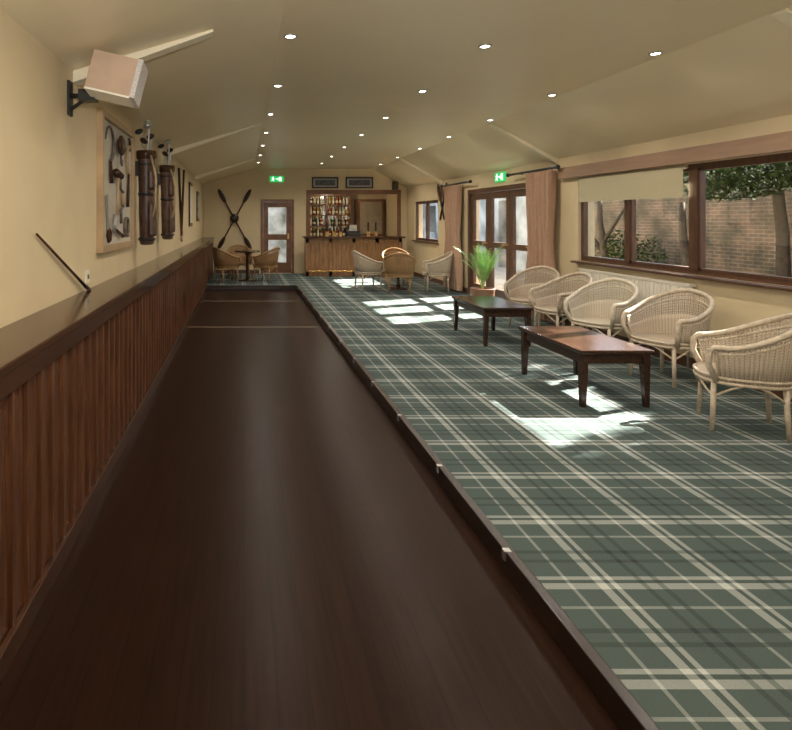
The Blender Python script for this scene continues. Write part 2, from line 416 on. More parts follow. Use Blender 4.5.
for i,m in enumerate(bm_):
    t=thing('bottle',bn[i]+' glass spirit bottle with paper label on shelf','bottle',(0,0,0),group='bottles on the back bar shelves')
    mk('body',lambda b:lathe(b,[(0.034,0),(0.036,0.01),(0.036,0.15),(0.03,0.18),(0.013,0.21),(0.013,0.26)],10),m,parent=t,smooth=True)
    mk('cap',lambda b:lathe(b,[(0.015,0.258),(0.015,0.285)],8),M_black,parent=t)
    mk('paper_label',lambda b:lathe(b,[(0.0368,0.05),(0.0368,0.12)],10),M_lab,parent=t)
    protos.append(t)
slots=[(x,17.74,z) for z in (0.95,1.295,1.625,1.945) for x in [1.94+0.108*k for k in range(5)]+[2.62+0.108*k for k in range(6)]]
random.shuffle(slots)
for i,s in enumerate(slots):
    if i<7: protos[i].location=s
    else: dup(protos[random.randrange(7)],s)
cb=thing('wall_cupboard','plain cream cupboard with wooden surround behind the bar','cupboard',(0,0,0))
mk('body',lambda b:bx(b,3.42,4.24,17.5,17.98,0,2.1),M_barback,parent=cb)
mk('door',lambda b:bx(b,3.5,4.16,17.48,17.5,1.05,2.02),mat('tan_panel',(0.36,0.30,0.22),0.6),parent=cb)
tl=thing('cash_register','grey cash register standing on the bar counter','cash register',(2.9,15.42,1.045))
mk('body',lambda b:bx(b,-0.17,0.17,-0.15,0.15,0,0.14),M_black,parent=tl,bevel=0.01)
mk('screen',lambda b:bx(b,-0.1,0.1,-0.02,0.02,0.14,0.3),M_steel,parent=tl)

for x0,x1,l in ((1.87,2.6,'black framed team photograph above the bar opening'),(2.8,3.56,'black framed wide photograph above the bar opening')):
    t=thing('framed_picture',l,'picture',((x0+x1)/2,YF,2.5))
    h=(x1-x0)/2
    mk('frame',lambda b:(bx(b,-h,h,-0.03,0,-0.155,-0.115),bx(b,-h,h,-0.03,0,0.115,0.155),bx(b,-h,-h+0.04,-0.03,0,-0.115,0.115),bx(b,h-0.04,h,-0.03,0,-0.115,0.115)),M_black,parent=t)
    mk('mount',lambda b:bx(b,-h+0.04,h-0.04,-0.012,-0.002,-0.115,0.115),mat('grey_mount',(0.42,0.42,0.42),0.6),parent=t)
    mk('photograph',lambda b:bx(b,-h+0.09,h-0.09,-0.016,-0.012,-0.075,0.075),mat('dark_print',(0.08,0.09,0.11),0.4,var=0.7,scale=14),parent=t)

def exitsign(loc,rot):
    t=thing('exit_sign','green illuminated fire exit sign with white running figure','exit sign',loc,rot)
    mk('body',lambda b:bx(b,-0.19,0.19,-0.03,0,-0.08,0.08),M_green,parent=t)
    def pic(bm):
        y0,y1=-0.034,-0.03
        bx(bm,0.06,0.13,y0,y1,-0.055,0.055)
        bx(bm,-0.03,0.03,y0,y1,-0.008,0.008)
        vs=[bm.verts.new(p) for p in ((0.025,y0,0.03),(0.025,y0,-0.03),(0.052,y0,0))]; bm.faces.new(vs)
        R=lambda a:Matrix.Rotation(a,3,'Y')
        rotbx(bm,-0.095,-0.032,0.05,0.022,0.004,0.022,R(0.78))
        rotbx(bm,-0.1,-0.032,0.01,0.022,0.004,0.055,R(0.25))
        rotbx(bm,-0.085,-0.032,-0.035,0.014,0.004,0.05,R(-0.6))
        rotbx(bm,-0.125,-0.032,-0.035,0.014,0.004,0.05,R(0.8))
        rotbx(bm,-0.075,-0.032,0.012,0.04,0.004,0.01,R(0.3))
        rotbx(bm,-0.125,-0.032,0.02,0.04,0.004,0.01,R(-0.5))
    mk('pictogram',pic,M_signw,parent=t)
exitsign((0.90,YF,2.60),(0,0,0))
exitsign((XR,10.15,2.235),(0,0,math.radians(-90)))

# ------------------------------------------------ downlights
dl=thing('ceiling_downlight','small recessed round ceiling downlight glowing warm white','ceiling light',(0.35,4.37,2.88),group='recessed downlights in the ceiling')
def ringb(bm):
    pts=[(0.045*math.cos(a),0.045*math.sin(a),-0.004) for a in [2*math.pi*k/20 for k in range(20)]]
    tube(bm,pts,0.008,6,closed=True)
mk('trim_ring',ringb,M_steel,parent=dl,smooth=True)
mk('bulb',lambda b:lathe(b,[(0.034,-0.003),(0.025,-0.010),(0.01,-0.012)],16),M_bulb,parent=dl)
ld=bpy.data.lights.new('downlight_lamp','SPOT'); ld.energy=34; ld.color=(1,0.91,0.78); ld.spot_size=math.radians(155); ld.spot_blend=0.6; ld.shadow_soft_size=0.04
lo=bpy.data.objects.new('downlight_lamp',ld); COL.objects.link(lo); lo.parent=dl; lo.location=(0,0,-0.03)
first=True
for x,off in ((0.35,0),(1.92,0.25),(3.42,0.45)):
    for k in range(8):
        y=4.37+1.62*k+off
        if y>15.6: continue
        if first: first=False; continue
        dup(dl,(x,y,2.88))
for x,off in ((0.35,0),(1.92,0.25),(3.42,0.45)):
    for k in (1,2): dup(dl,(x,4.37-1.62*k+off,2.88))

# ------------------------------------------------ wicker chairs
def smooth01(s): return s*s*(3-2*s)
def chair(label,weave_m,cane_m,loc,rz,group):
    t=thing('wicker_tub_chair',label,'chair',loc,(0,0,math.radians(rz)),group=group)
    TM=math.radians(128); n=41
    def rim(tt):
        s=abs(tt)/TM; return 0.60+0.22*(1-smooth01(min(1,s*1.05)))
    def rad(h): return 0.258+0.045*h
    def sq(a):
        c,s=abs(math.cos(a)),abs(math.sin(a))
        return 1.0/((c**2.6+s**2.6)**(1/2.6))
    def P(tt,h):
        z0=0.36; z=z0+(rim(tt)-z0)*h; R=rad(h)*sq(tt); return Vector((R*math.sin(tt),-R*math.cos(tt),z))
    def shell(bm):
        rows=6; H=0.5; g=[]
        for th in (0.0,0.007):
            gg=[]
            for i in range(n):
                tt=-TM+2*TM*i/(n-1)
                colv=[]
                for j in range(rows):
                    p=P(tt,H*j/(rows-1)); d=Vector((p.x,p.y,0)).normalized(); colv.append(bm.verts.new(p-d*th))
                gg.append(colv)
            g.append(gg)
        for gg in g:
            for i in range(n-1):
                for j in range(rows-1): bm.faces.new((gg[i][j],gg[i+1][j],gg[i+1][j+1],gg[i][j+1]))
        for e in (0,n-1):
            for j in range(rows-1): bm.faces.new((g[0][e][j],g[0][e][j+1],g[1][e][j+1],g[1][e][j]))
        for i in range(n-1):
            bm.faces.new((g[0][i][rows-1],g[0][i+1][rows-1],g[1][i+1][rows-1],g[1][i][rows-1]))
        m=80
        for i in range(m+1):
            tt=-TM+2*TM*i/m
            tube(bm,[P(tt,h) for h in (0.02,0.4,0.7,1.0)],0.0062,4)
        for h in (0.5,0.56,0.62,0.68,0.74,0.9):
            tube(bm,[P(-TM+2*TM*i/40,h) for i in range(41)],0.0055,4)
    mk('backrest',shell,weave_m,parent=t,smooth=True)
    def rimb(bm):
        pts=[]
        a=P(-TM,1); pts+= [(P(-TM,0).x,P(-TM,0).y+0.015,0.36),(a.x*1.0,a.y+0.035,0.48),(a.x,a.y+0.03,0.57)]
        pts+=[P(-TM+2*TM*i/40,1) for i in range(41)]
        a=P(TM,1); pts+=[(a.x,a.y+0.03,0.57),(a.x*1.0,a.y+0.035,0.48),(P(TM,0).x,P(TM,0).y+0.015,0.36)]
        tube(bm,pts,0.020,8)
        pts=[P(-TM+2*TM*i/40,0.82) for i in range(41)]
        tube(bm,pts,0.009,6)
    mk('rim',rimb,cane_m,parent=t,smooth=True)
    def seat(bm):
        rings=[]
        for r,z in [(0.252,0.35),(0.260,0.36),(0.260,0.38),(0.250,0.388),(0.2,0.386),(0.05,0.378)]:
            rings.append([bm.verts.new((r*sq(a)*math.cos(a),r*sq(a)*math.sin(a),z)) for a in [2*math.pi*k/32 for k in range(32)]])
        for A,Bq in zip(rings,rings[1:]):
            for k in range(32): bm.faces.new((A[k],A[(k+1)%32],Bq[(k+1)%32],Bq[k]))
        bm.faces.new(list(reversed(rings[0]))); bm.faces.new(rings[-1])
    mk('seat',seat,weave_m,parent=t,smooth=True)
    def ap(bm):
        for z,r in ((0.35,0.263),(0.385,0.264)):
            tube(bm,[(r*sq(a)*math.cos(a),r*sq(a)*math.sin(a),z) for a in [2*math.pi*k/32 for k in range(32)]],0.011,6,closed=True)
        for q in range(4):
            a0=math.pi/4+q*math.pi/2; pts=[]
            for k in range(9):
                a=a0+math.pi/2*k/8; h=0.24+0.11*math.sin(math.pi*k/8); pts.append((0.255*sq(a)*math.cos(a),0.255*sq(a)*math.sin(a),h))
            tube(bm,pts,0.008,6)
    mk('brace',ap,cane_m,parent=t,smooth=True)
    for q in range(4):
        a=math.pi/4+q*math.pi/2
        mk('leg',lambda b,a=a:tube(b,[(0.275*math.cos(a),0.275*math.sin(a),0.36),(0.282*math.cos(a),0.282*math.sin(a),0.18),(0.295*math.cos(a),0.295*math.sin(a),0.0)],[0.017,0.0165,0.015],10),cane_m,parent=t,smooth=True)
    return t
gA='wicker chairs along the window wall'
cA=chair('tan wicker tub chair beside the near coffee table',M_weave,M_cane,(3.60,4.20,0),62,gA)
cB=dup(cA,(3.96,5.42,0),(0,0,math.radians(108)),label='tan wicker tub chair against the window wall')
cC=chair('cream wicker tub chair in front of the radiator',M_weave2,mat('cream_cane',(0.64,0.56,0.43),0.45,var=0.12,scale=30),(3.93,6.38,0),118,gA)
cD=dup(cA,(3.93,7.2,0),(0,0,math.radians(100)),label='tan wicker tub chair below the end of the window')
sw={M_weave:M_weaved,M_cane:M_cane_dark}
cE=dup(cA,(4.0,8.05,0),(0,0,math.radians(125)),label='tan wicker tub chair beside the curtain')
gF='wicker chairs around the far tables'
cF=dup(cA,(2.62,12.25,0),(0,0,math.radians(-80)),label='tan wicker tub chair at the small table by the bar'); cF['group']=gF
for loc,rz,d in (((3.15,11.75,0),-15,1),((3.98,12.0,0),80,0),((3.45,13.15,0),175,1),((-0.42,13.75,0),-60,1),((-0.1,14.75,0),190,1),((0.52,13.95,0),60,1)):
    c=dup(cA,loc,(0,0,math.radians(rz)),label='brown wicker tub chair pulled up to a small round table' if d else 'tan wicker tub chair at the small table by the bar',swap=sw if d else None); c['group']=gF
def ctable(loc,label):
    t=thing('coffee_table',label,'table',loc,group='dark wooden coffee tables')
    mk('table_top',lambda b:bx(b,-0.295,0.295,-0.53,0.53,0.425,0.46),M_table,parent=t,bevel=0.012)
    mk('apron',lambda b:(bx(b,-0.26,0.26,-0.49,-0.465,0.345,0.425),bx(b,-0.26,0.26,0.465,0.49,0.345,0.425),bx(b,-0.26,-0.235,-0.465,0.465,0.345,0.425),bx(b,0.235,0.26,-0.465,0.465,0.345,0.425)),M_table,parent=t)
    for sx in (-1,1):
        for sy in (-1,1):
            def leg(b,sx=sx,sy=sy):
                cx,cy=sx*0.245,sy*0.475
                top=[(cx+a*0.03,cy+c*0.03,0.425) for a,c in ((-1,-1),(1,-1),(1,1),(-1,1))]
                bot=[(cx+sx*0.008+a*0.018,cy+sy*0.008+c*0.018,0.0) for a,c in ((-1,-1),(1,-1),(1,1),(-1,1))]
                v=[b.verts.new(p) for p in top+bot]
                for f in ((0,1,2,3),(7,6,5,4),(0,4,5,1),(1,5,6,2),(2,6,7,3),(3,7,4,0)): b.faces.new([v[i] for i in f])
            mk('leg',leg,M_table,parent=t)
    return t
ctable((2.96,5.12,0),'dark mahogany rectangular coffee table on patterned carpet')
t2=ctable((3.10,7.32,0),'dark mahogany coffee table near the palm')
def rtable(loc):
    t=thing('round_table','small dark round pub table with pedestal base','table',loc,group='small round tables')
    mk('table_top',lambda b:lathe(b,[(0.3,0.70),(0.31,0.715),(0.3,0.735)],28),M_table,parent=t)
    mk('pedestal',lambda b:lathe(b,[(0.05,0.04),(0.03,0.12),(0.035,0.4),(0.03,0.6),(0.08,0.70)],14),M_table,parent=t,smooth=True)
    mk('base',lambda b:lathe(b,[(0.22,0),(0.2,0.03),(0.05,0.05)],20),M_table,parent=t)
rtable((3.3,12.42,0)); rtable((0.08,14.1,0))

# ------------------------------------------------ radiator
r=thing('radiator','white ribbed panel radiator fixed below the window','radiator',(0,0,0))
def radb(bm):
    bx(bm,XR-0.075,XR-0.055,5.75,7.65,0.27,0.84)
    y=5.78
    while y<7.6: bx(bm,XR-0.088,XR-0.075,y,y+0.035,0.30,0.81); y+=0.06
    bx(bm,XR-0.09,XR-0.02,5.75,7.65,0.83,0.85)
mk('panel',radb,M_white,parent=r)
for y in (6.1,7.2): mk('bracket',lambda b:bx(b,XR-0.055,XR-0.001,y,y+0.04,0.3,0.8),M_white,parent=r)
for y in (5.8,7.6): mk('pipe',lambda b:tube(b,[(XR-0.06,y,0.29),(XR-0.06,y,0.0)],0.01),M_steel,parent=r)
def blind(y0,y1,zb,lab):
    t=thing('roller_blind',lab,'blind',(0,0,0))
    mk('roller',lambda b:tube(b,[(XR-0.0,y0,2.03),(XR-0.0,y1,2.03)],0.022,10),M_blind,parent=t)
    mk('cloth',lambda b:bx(b,XR-0.022,XR-0.018,y0+0.02,y1-0.02,zb,2.03),M_blind,parent=t)
    mk('hem_bar',lambda b:bx(b,XR-0.028,XR-0.014,y0+0.02,y1-0.02,zb-0.015,zb+0.005),M_blind,parent=t)
blind(5.9,7.78,1.74,'beige roller blind partly lowered over the window')
def curtain(y0,y1,lab,n=8):
    t=thing('curtain',lab,'curtain',(0,0,0))
    def f(bm):
        cols_=[];N_=n*14
        zs=((2.19,0.84),(2.0,0.84),(1.7,0.86),(1.35,0.80),(1.05,0.74),(0.8,0.80),(0.5,0.92),(0.04,0.98))
        for i in range(N_+1):
            s=i/N_; c=[]
            for z,sq in zs:
                yc=(y0+y1)/2; y=yc+(y0-yc+(y1-y0)*s)*sq
                amp=0.035+0.03*abs(math.sin(s*5+1))
                x=XR-0.13+amp*math.sin((s+0.015*math.sin(z*3))*n*2*math.pi)+0.012*math.sin(s*23+z*3)
                c.append(bm.verts.new((x,y,z)))
            cols_.append(c)
        for a,c in zip(cols_,cols_[1:]):
            for j in range(len(zs)-1): bm.faces.new((a[j],c[j],c[j+1],a[j+1]))
    mk('cloth',f,M_curtain,parent=t,smooth=True)
    mk('heading_tape',lambda b:bx(b,XR-0.14,XR-0.12,y0+0.07,y1-0.07,2.17,2.205),M_curtain,parent=t)
curtain(11.72,12.62,'brown gathered curtain hanging beside glazed doors')
curtain(8.15,8.98,'brown gathered curtain hanging beside the window')
def pole(y0,y1,fin):
    t=thing('curtain_pole','short black curtain pole with ball finial','curtain pole',(0,0,0))
    mk('rod',lambda b:tube(b,[(XR-0.13,y0,2.225),(XR-0.13,y1,2.225)],0.018,10),M_black,parent=t,smooth=True)
    for y in (y0,y1): mk('finial',lambda b:ell(b,(XR-0.13,y,2.225),(0.032,0.032,0.032)),M_black,parent=t,smooth=True)
    for y in ((y0*2+y1*3)/5,(y0+y1*5)/6): mk('bracket',lambda b:tube(b,[(XR-0.13,y,2.225),(XR,y,2.225)],0.01),M_black,parent=t)
pole(11.2,12.8,1); pole(8.08,9.6,1)

# ------------------------------------------------ palm
pl=thing('potted_palm','green arching palm in a brown pot by the doors','plant',(3.93,9.55,0))
mk('pot',lambda b:lathe(b,[(0.13,0),(0.15,0.02),(0.19,0.34),(0.20,0.36),(0.185,0.365),(0.17,0.32)],20),M_terra,parent=pl,smooth=True)
def palm(bm):
    rnd=random.Random(7)
    for k in range(20):
        a=rnd.uniform(0,2*math.pi); L=rnd.uniform(0.55,0.88); el=rnd.uniform(1.25,1.55)
        d=Vector((math.cos(a),math.sin(a),0)); pts=[]
        p=Vector((0,0,0.32)); e=el
        for i in range(11):
            pts.append(p.copy()); p=p+(d*math.cos(e)+Vector((0,0,math.sin(e))))*L/10; e-=0.01+0.022*i*(1.8-el)*1.5
        for q in pts: q.x=min(q.x,0.42)
        tube(bm,pts,[0.007*(1-i/13) for i in range(11)],5)
        s=d.cross(Vector((0,0,1)))
        for i in range(3,11):
            for sg in (-1,1):
                for o in (0,0.5):
                    b0=pts[i]-(pts[i]-pts[i-1])*o
                    ll=0.16*(1-abs(i-6)/9)
                    tip=b0+(s*sg*0.6+ (pts[i]-pts[i-1]).normalized()*0.8+Vector((0,0,-0.25)))*ll
                    tip.x=min(tip.x,0.48)
                    w=(pts[i]-pts[i-1]).normalized()*0.009
                    mid=(b0+tip)/2+Vector((0,0,0.012))
                    v=[bm.verts.new(x) for x in (b0-w*0.4,mid-w,tip,mid+w)]
                    bm.faces.new(v)
mk('fronds',palm,M_leaf,parent=pl)

# ------------------------------------------------ speaker
sp=thing('wall_speaker','wood veneer loudspeaker tilted on a black wall bracket','speaker',(-0.79,3.55,2.36))
Rm=Matrix.Rotation(math.radians(13),3,'Y')@Matrix.Rotation(math.radians(-6),3,'X')
mk('cabinet',lambda b:rotbx(b,0,0,0,0.275,0.2,0.235,Rm),M_spk,parent=sp,bevel=0.0015)
def gr(bm):
    c=Rm@Vector((0.15,0,0)); rotbx(bm,*c,0.03,0.2,0.24,Rm)
mk('grille',gr,mat('speaker_grille',(0.55,0.52,0.5),0.7,var=0.3,scale=60,stretch=(1,1,6)),parent=sp)
def und(bm):
    c=Rm@Vector((0,0,-0.122)); rotbx(bm,*c,0.275,0.2,0.012,Rm)
mk('base_panel',und,M_white,parent=sp)
def brk(bm):
    bx(bm,XL+0.79,XL+0.79+0.015,0.12,0.2,-0.2,0.02)
    tube(bm,[(XL+0.80,0.16,-0.07),(XL+0.95,0.12,-0.09),(-0.10,0.08,-0.09)],0.016)
    tube(bm,[(XL+0.80,0.16,-0.16),(XL+0.92,0.10,-0.10)],0.012)
    bx(bm,XL+0.88,XL+0.98,0.05,0.16,-0.12,-0.05)
mk('bracket',brk,M_black,parent=sp)

cu=thing('snooker_cue','dark wooden cue leaning on the cream wall above the rail','cue',(0,0,0))
mk('shaft',lambda b:tube(b,[(XL+0.012,3.1,1.42),(XL+0.03,3.98,1.04)],[0.006,0.012],8),M_wood_rail,parent=cu,smooth=True)
mk('butt',lambda b:tube(b,[(XL+0.03,3.98,1.04),(XL+0.035,4.07,1.006)],[0.013,0.014],8),M_black,parent=cu,smooth=True)
so=thing('wall_socket','small white switch plate above the wooden rail','switch',(XL,4.12,1.09))
mk('plate',lambda b:bx(b,0,0.012,-0.04,0.04,-0.045,0.045),M_white,parent=so)
mk('rocker',lambda b:bx(b,0.012,0.018,-0.012,0.012,-0.015,0.015),M_black,parent=so)

# display board with mounted antiques
df=thing('display_board','pale wooden framed board with antique tools mounted','display board',(XL,5.05,1.79))
mk('frame',lambda b:(bx(b,0,0.05,-0.65,-0.60,-0.55,0.55),bx(b,0,0.05,0.60,0.65,-0.55,0.55),bx(b,0,0.05,-0.6,0.6,-0.55,-0.5),bx(b,0,0.05,-0.6,0.6,0.5,0.55)),M_ash,parent=df)
mk('backing',lambda b:bx(b,0,0.015,-0.6,0.6,-0.5,0.5),mat('hessian',(0.50,0.46,0.38),0.85,var=0.12,scale=80),parent=df)
X0=XL+0.017
def racket(loc,rx,lab,m=None):
    t=thing('wooden_racket',lab,'racket',loc,(rx,0,0))
    tube_m=m or M_ash
    mk('head',lambda b:tube(b,[(0.0,0.10*math.cos(a),0.2+0.13*math.sin(a)) for a in [2*math.pi*k/24 for k in range(24)]],0.014,8,closed=True),tube_m,parent=t,smooth=True)
    mk('handle',lambda b:tube(b,[(0,0,0.07),(0,0,-0.1),(0,0,-0.25)],[0.010,0.014,0.016],8),M_wood_rail,parent=t,smooth=True)
    def strg(bm):
        for k in range(-4,5):
            y=k*0.021; h=0.12*math.sqrt(max(0,1-(y/0.1)**2)); bx(bm,-0.001,0.001,y-0.001,y+0.001,0.2-h,0.2+h)
        for k in range(-5,6):
            z=k*0.022; h=0.095*math.sqrt(max(0,1-(z/0.13)**2)); bx(bm,-0.001,0.001,-h,h,0.2+z-0.001,0.2+z+0.001)
    mk('strings',strg,M_string,parent=t)
racket((X0+0.018,5.45,1.86),-0.15,'old wooden racket mounted on display board')
def hook(loc,rx,lab,nm,cat,builds):
    t=thing(nm,lab,cat,loc,(rx,0,0))
    for pn,bld,m in builds: mk(pn,bld,m,parent=t,smooth=(pn not in ('blade','block')))
    return t
hook((X0+0.018,4.72,1.95),0.2,'old iron sickle mounted on display board','sickle','sickle',[
 ('blade',lambda b:tube(b,[(0,0.14*math.cos(a)+0.0,0.16+0.14*math.sin(a)) for a in [math.radians(-90+250*k/18) for k in range(19)]],[0.016-0.0005*k for k in range(19)],6),M_rust),
 ('handle',lambda b:tube(b,[(0,0,0.02),(0,0,-0.16)],[0.013,0.018],8),M_wood_rail)])
hook((X0,5.06,2.14),0,'round wooden pulley block mounted on display board','pulley','pulley',[
 ('wheel',lambda b:ell(b,(0.035,0,0),(0.03,0.09,0.09),16,10),M_wood_rail),
 ('hook',lambda b:tube(b,[(0.03,0,-0.08),(0.03,0,-0.14),(0.03,0.04,-0.17),(0.03,0.05,-0.12)],0.01,6),M_rust)])
hook((X0+0.02,5.1,1.66),0.1,'old brace drill with wooden knob on display board','hand_drill','hand drill',[
 ('crank',lambda b:tube(b,[(0,0,0.2),(0,0,0.1),(0,0.09,0.08),(0,0.09,-0.06),(0,0,-0.08),(0,0,-0.2)],0.013,6),M_rust),
 ('knob',lambda b:ell(b,(0.0,0,0.22),(0.02,0.04,0.03)),M_wood_rail),
 ('grip',lambda b:tube(b,[(0,0.09,0.06),(0,0.09,-0.04)],0.019,8),M_ash)])
hook((X0+0.036,4.90,1.72),-0.12,'wooden mallet mounted on display board','mallet','mallet',[
 ('head',lambda b:tube(b,[(0,-0.08,0.16),(0,0.08,0.16)],0.035,12),M_wood_rail),
 ('handle',lambda b:tube(b,[(0,0,0.13),(0,0,-0.18)],[0.012,0.015],8),M_ash)])
hook((X0+0.022,5.0,1.38),1.3,'small iron adze mounted on display board','adze','adze',[
 ('head',lambda b:rotbx(b,0,0.04,0.16,0.02,0.16,0.04,Matrix.Rotation(0.2,3,'X')),M_steel),
 ('handle',lambda b:tube(b,[(0,0,0.14),(0,0.01,-0.16)],[0.012,0.016],8),M_wood_rail)])
t=thing('garden_shears','old steel shears mounted low on display board','shears',(X0+0.014,4.68,1.42),(0.2,0,0))
mk('blade',lambda b:(bx(b,-0.004,0.004,-0.03,0.015,0.0,0.28)),M_steel,parent=t)
mk('handle',lambda b:tube(b,[(0,0,0),(0,-0.06,-0.04),(0,-0.03,-0.1),(0,0.03,-0.1),(0,0.05,-0.04),(0,0,0)],0.012,6),M_wood_rail,parent=t)
t=thing('horseshoe','rusty horseshoe mounted on display board','horseshoe',(X0+0.014,5.38,1.42))
mk('shoe',lambda b:tube(b,[(0,0.08*math.cos(a),0.09*math.sin(a)) for a in [math.radians(-60+300*k/16) for k in range(17)]],0.015,6),M_rust,parent=t)
t=thing('hand_saw','old hand saw mounted on display board','saw',(X0+0.012,5.33,2.2),(0.0,0,0))
def saw(b):
    v=[b.verts.new(p) for p in ((-0.002,-0.18,0.03),(-0.002,0.16,0.05),(-0.002,0.16,-0.06),(-0.002,-0.18,-0.01),(0.003,-0.18,0.03),(0.003,0.16,0.05),(0.003,0.16,-0.06),(0.003,-0.18,-0.01))]
    for f in ((0,1,2,3),(7,6,5,4),(0,4,5,1),(1,5,6,2),(2,6,7,3),(3,7,4,0)): b.faces.new([v[i] for i in f])
mk('blade',saw,M_steel,parent=t)
mk('handle',lambda b:tube(b,[(0.002,0.17+0.04*math.cos(a),0.0+0.055*math.sin(a)) for a in [2*math.pi*k/14 for k in range(14)]],0.012,6,closed=True),M_wood_rail,parent=t)

# golf bags
def golfbag(loc,tilt,m,lab,seed):
    t=thing('golf_bag',lab,'golf bag',loc,(tilt,0,0))
    mk('body',lambda b:lathe(b,[(0.066,0),(0.078,0.02),(0.084,0.3),(0.084,0.6),(0.094,0.86),(0.104,0.95),(0.095,0.955),(0.085,0.88)],20,sx=0.95,sy=1.15),m,parent=t,smooth=True)
    mk('collar',lambda b:(lathe(b,[(0.099,0.87),(0.105,0.88),(0.110,0.945),(0.105,0.955)],20,sx=0.95,sy=1.15)),M_wood_rail,parent=t,smooth=True)
    for z,h in ((0.26,0.17),(0.66,0.10)):
        mk('pocket',lambda b:(rotbx(b,0.058,-0.062,z,0.08,0.12,h*2,Matrix.Rotation(0.5,3,'Z'))),m,parent=t,bevel=0.025)
    for z in (0.04,0.50,0.80): mk('band',lambda b:lathe(b,[(0.086,z),(0.092,z+0.005),(0.093,z+0.025),(0.089,z+0.03)],20,sx=0.95,sy=1.15),M_black,parent=t,smooth=True)
    mk('strap',lambda b:tube(b,[(0.06,-0.10,0.9),(0.12,-0.16,0.68),(0.11,-0.15,0.4),(0.05,-0.08,0.2)],0.012,6),M_ash,parent=t,smooth=True)
    mk('hanger',lambda b:bx(b,-0.122,-0.07,-0.02,0.02,0.7,0.85),M_black,parent=t)
    for k in range(5):
        a=k*1.257+0.4; ox,oy=0.06*math.cos(a),0.07*math.sin(a); h=1.04+0.05*((k*3+seed)%5)
        c=thing('golf_club','steel golf club standing in the hanging bag','golf club',(loc[0],loc[1],loc[2]),(tilt,0,0),group='golf clubs in the hanging bags')
        mk('shaft',lambda b,ox=ox,oy=oy,h=h:tube(b,[(ox*0.5,oy*0.5,0.9),(ox,oy,h)],0.008,6),M_steel,parent=c)
        mk('head',lambda b,ox=ox,oy=oy,h=h,k=k:ell(b,(ox+(0.02 if k%2 else -0.015),oy-0.02,h+0.01),(0.045,0.045,0.028),M=Matrix.Rotation(0.5 if k%2 else -0.4,3,'Y')),(M_table,M_steel,M_black)[k%3],parent=c,smooth=True)
golfbag((-0.995,5.95,1.24),0.04,M_leather,'dark maroon leather golf bag hanging on the wall',1)
golfbag((-0.995,7.55,1.24),0.06,M_leather2,'brown leather golf bag hanging on the wall',2)
for a,l in ((0.35,0),(-0.35,1)):
    t=thing('hockey_stick','old wooden hockey stick crossed with another on the wall','hockey stick',(XL+0.022+0.04*l,10.0,1.78),(a,0,0),group='crossed sticks on the wall')
    mk('shaft',lambda b:tube(b,[(0,0,-0.6),(0,0,0.62)],0.02,8),M_wood_rail,parent=t)
    mk('head',lambda b:tube(b,[(0,0,-0.55),(0,0.02,-0.64),(0,0.09,-0.66),(0,0.14,-0.58)],0.02,8),M_ash,parent=t)
t=thing('framed_picture','narrow wooden framed picture on the cream wall','picture',(XL,12.0,1.8))
mk('frame',lambda b:bx(b,0,0.03,-0.3,0.3,-0.45,0.45),M_wood_rail,parent=t)
mk('print',lambda b:bx(b,0.03,0.034,-0.24,0.24,-0.38,0.38),M_paper,parent=t)
t=thing('framed_picture','small dark framed picture on the cream wall','picture',(XL,13.9,1.8))
mk('frame',lambda b:bx(b,0,0.03,-0.3,0.3,-0.35,0.35),M_wood_rail,parent=t)
mk('print',lambda b:bx(b,0.03,0.034,-0.24,0.24,-0.28,0.28),M_photo,parent=t)
for a,l in ((0.50,0),(-0.50,1)):
    t=thing('wooden_oar','dark wooden oar crossed with another on the end wall','oar',(-0.26,YF-0.022-0.042*l,1.5),(0,a,0),group='crossed oars on the end wall')
    mk('shaft',lambda b:tube(b,[(0,0,-0.95),(0,0,0.9)],0.02,8),M_wood_rail,parent=t)
    for z,h in ((0.72,0.22),(-0.75,0.2)): mk('blade',lambda b:ell(b,(0,0,z),(0.06,0.012,h)),M_wood_dark,parent=t,smooth=True)
t=thing('wooden_boss','round dark wooden boss hung where the oars cross','boss',(-0.26,YF-0.125,1.52))
mk('disc',lambda b:ell(b,(0,0,0),(0.12,0.045,0.12),16,12),M_wood_dark,parent=t,smooth=True)
for a,l in ((0.5,0),(-0.5,1)):
    t=thing('wooden_paddle','old wooden paddle crossed with another on the wall','paddle',(XR-0.022-0.042*l,13.05,1.85),(a,0,0),group='crossed paddles on the wall')
    mk('blade',lambda b:ell(b,(0,0,0.28),(0.018,0.11,0.24)),M_wood_rail,parent=t,smooth=True)
    mk('handle',lambda b:tube(b,[(0,0,0.1),(0,0,-0.42)],0.02,8),M_wood_dark,parent=t)
t=thing('wall_speaker','small black loudspeaker mounted beside the bar','speaker',(4.15,YF,2.42))
mk('cabinet',lambda b:bx(b,-0.07,0.07,-0.16,0,-0.11,0.11),M_black,parent=t,bevel=0.01)
mk('grille',lambda b:bx(b,-0.055,0.055,-0.168,-0.16,-0.095,0.095),M_leather,parent=t)

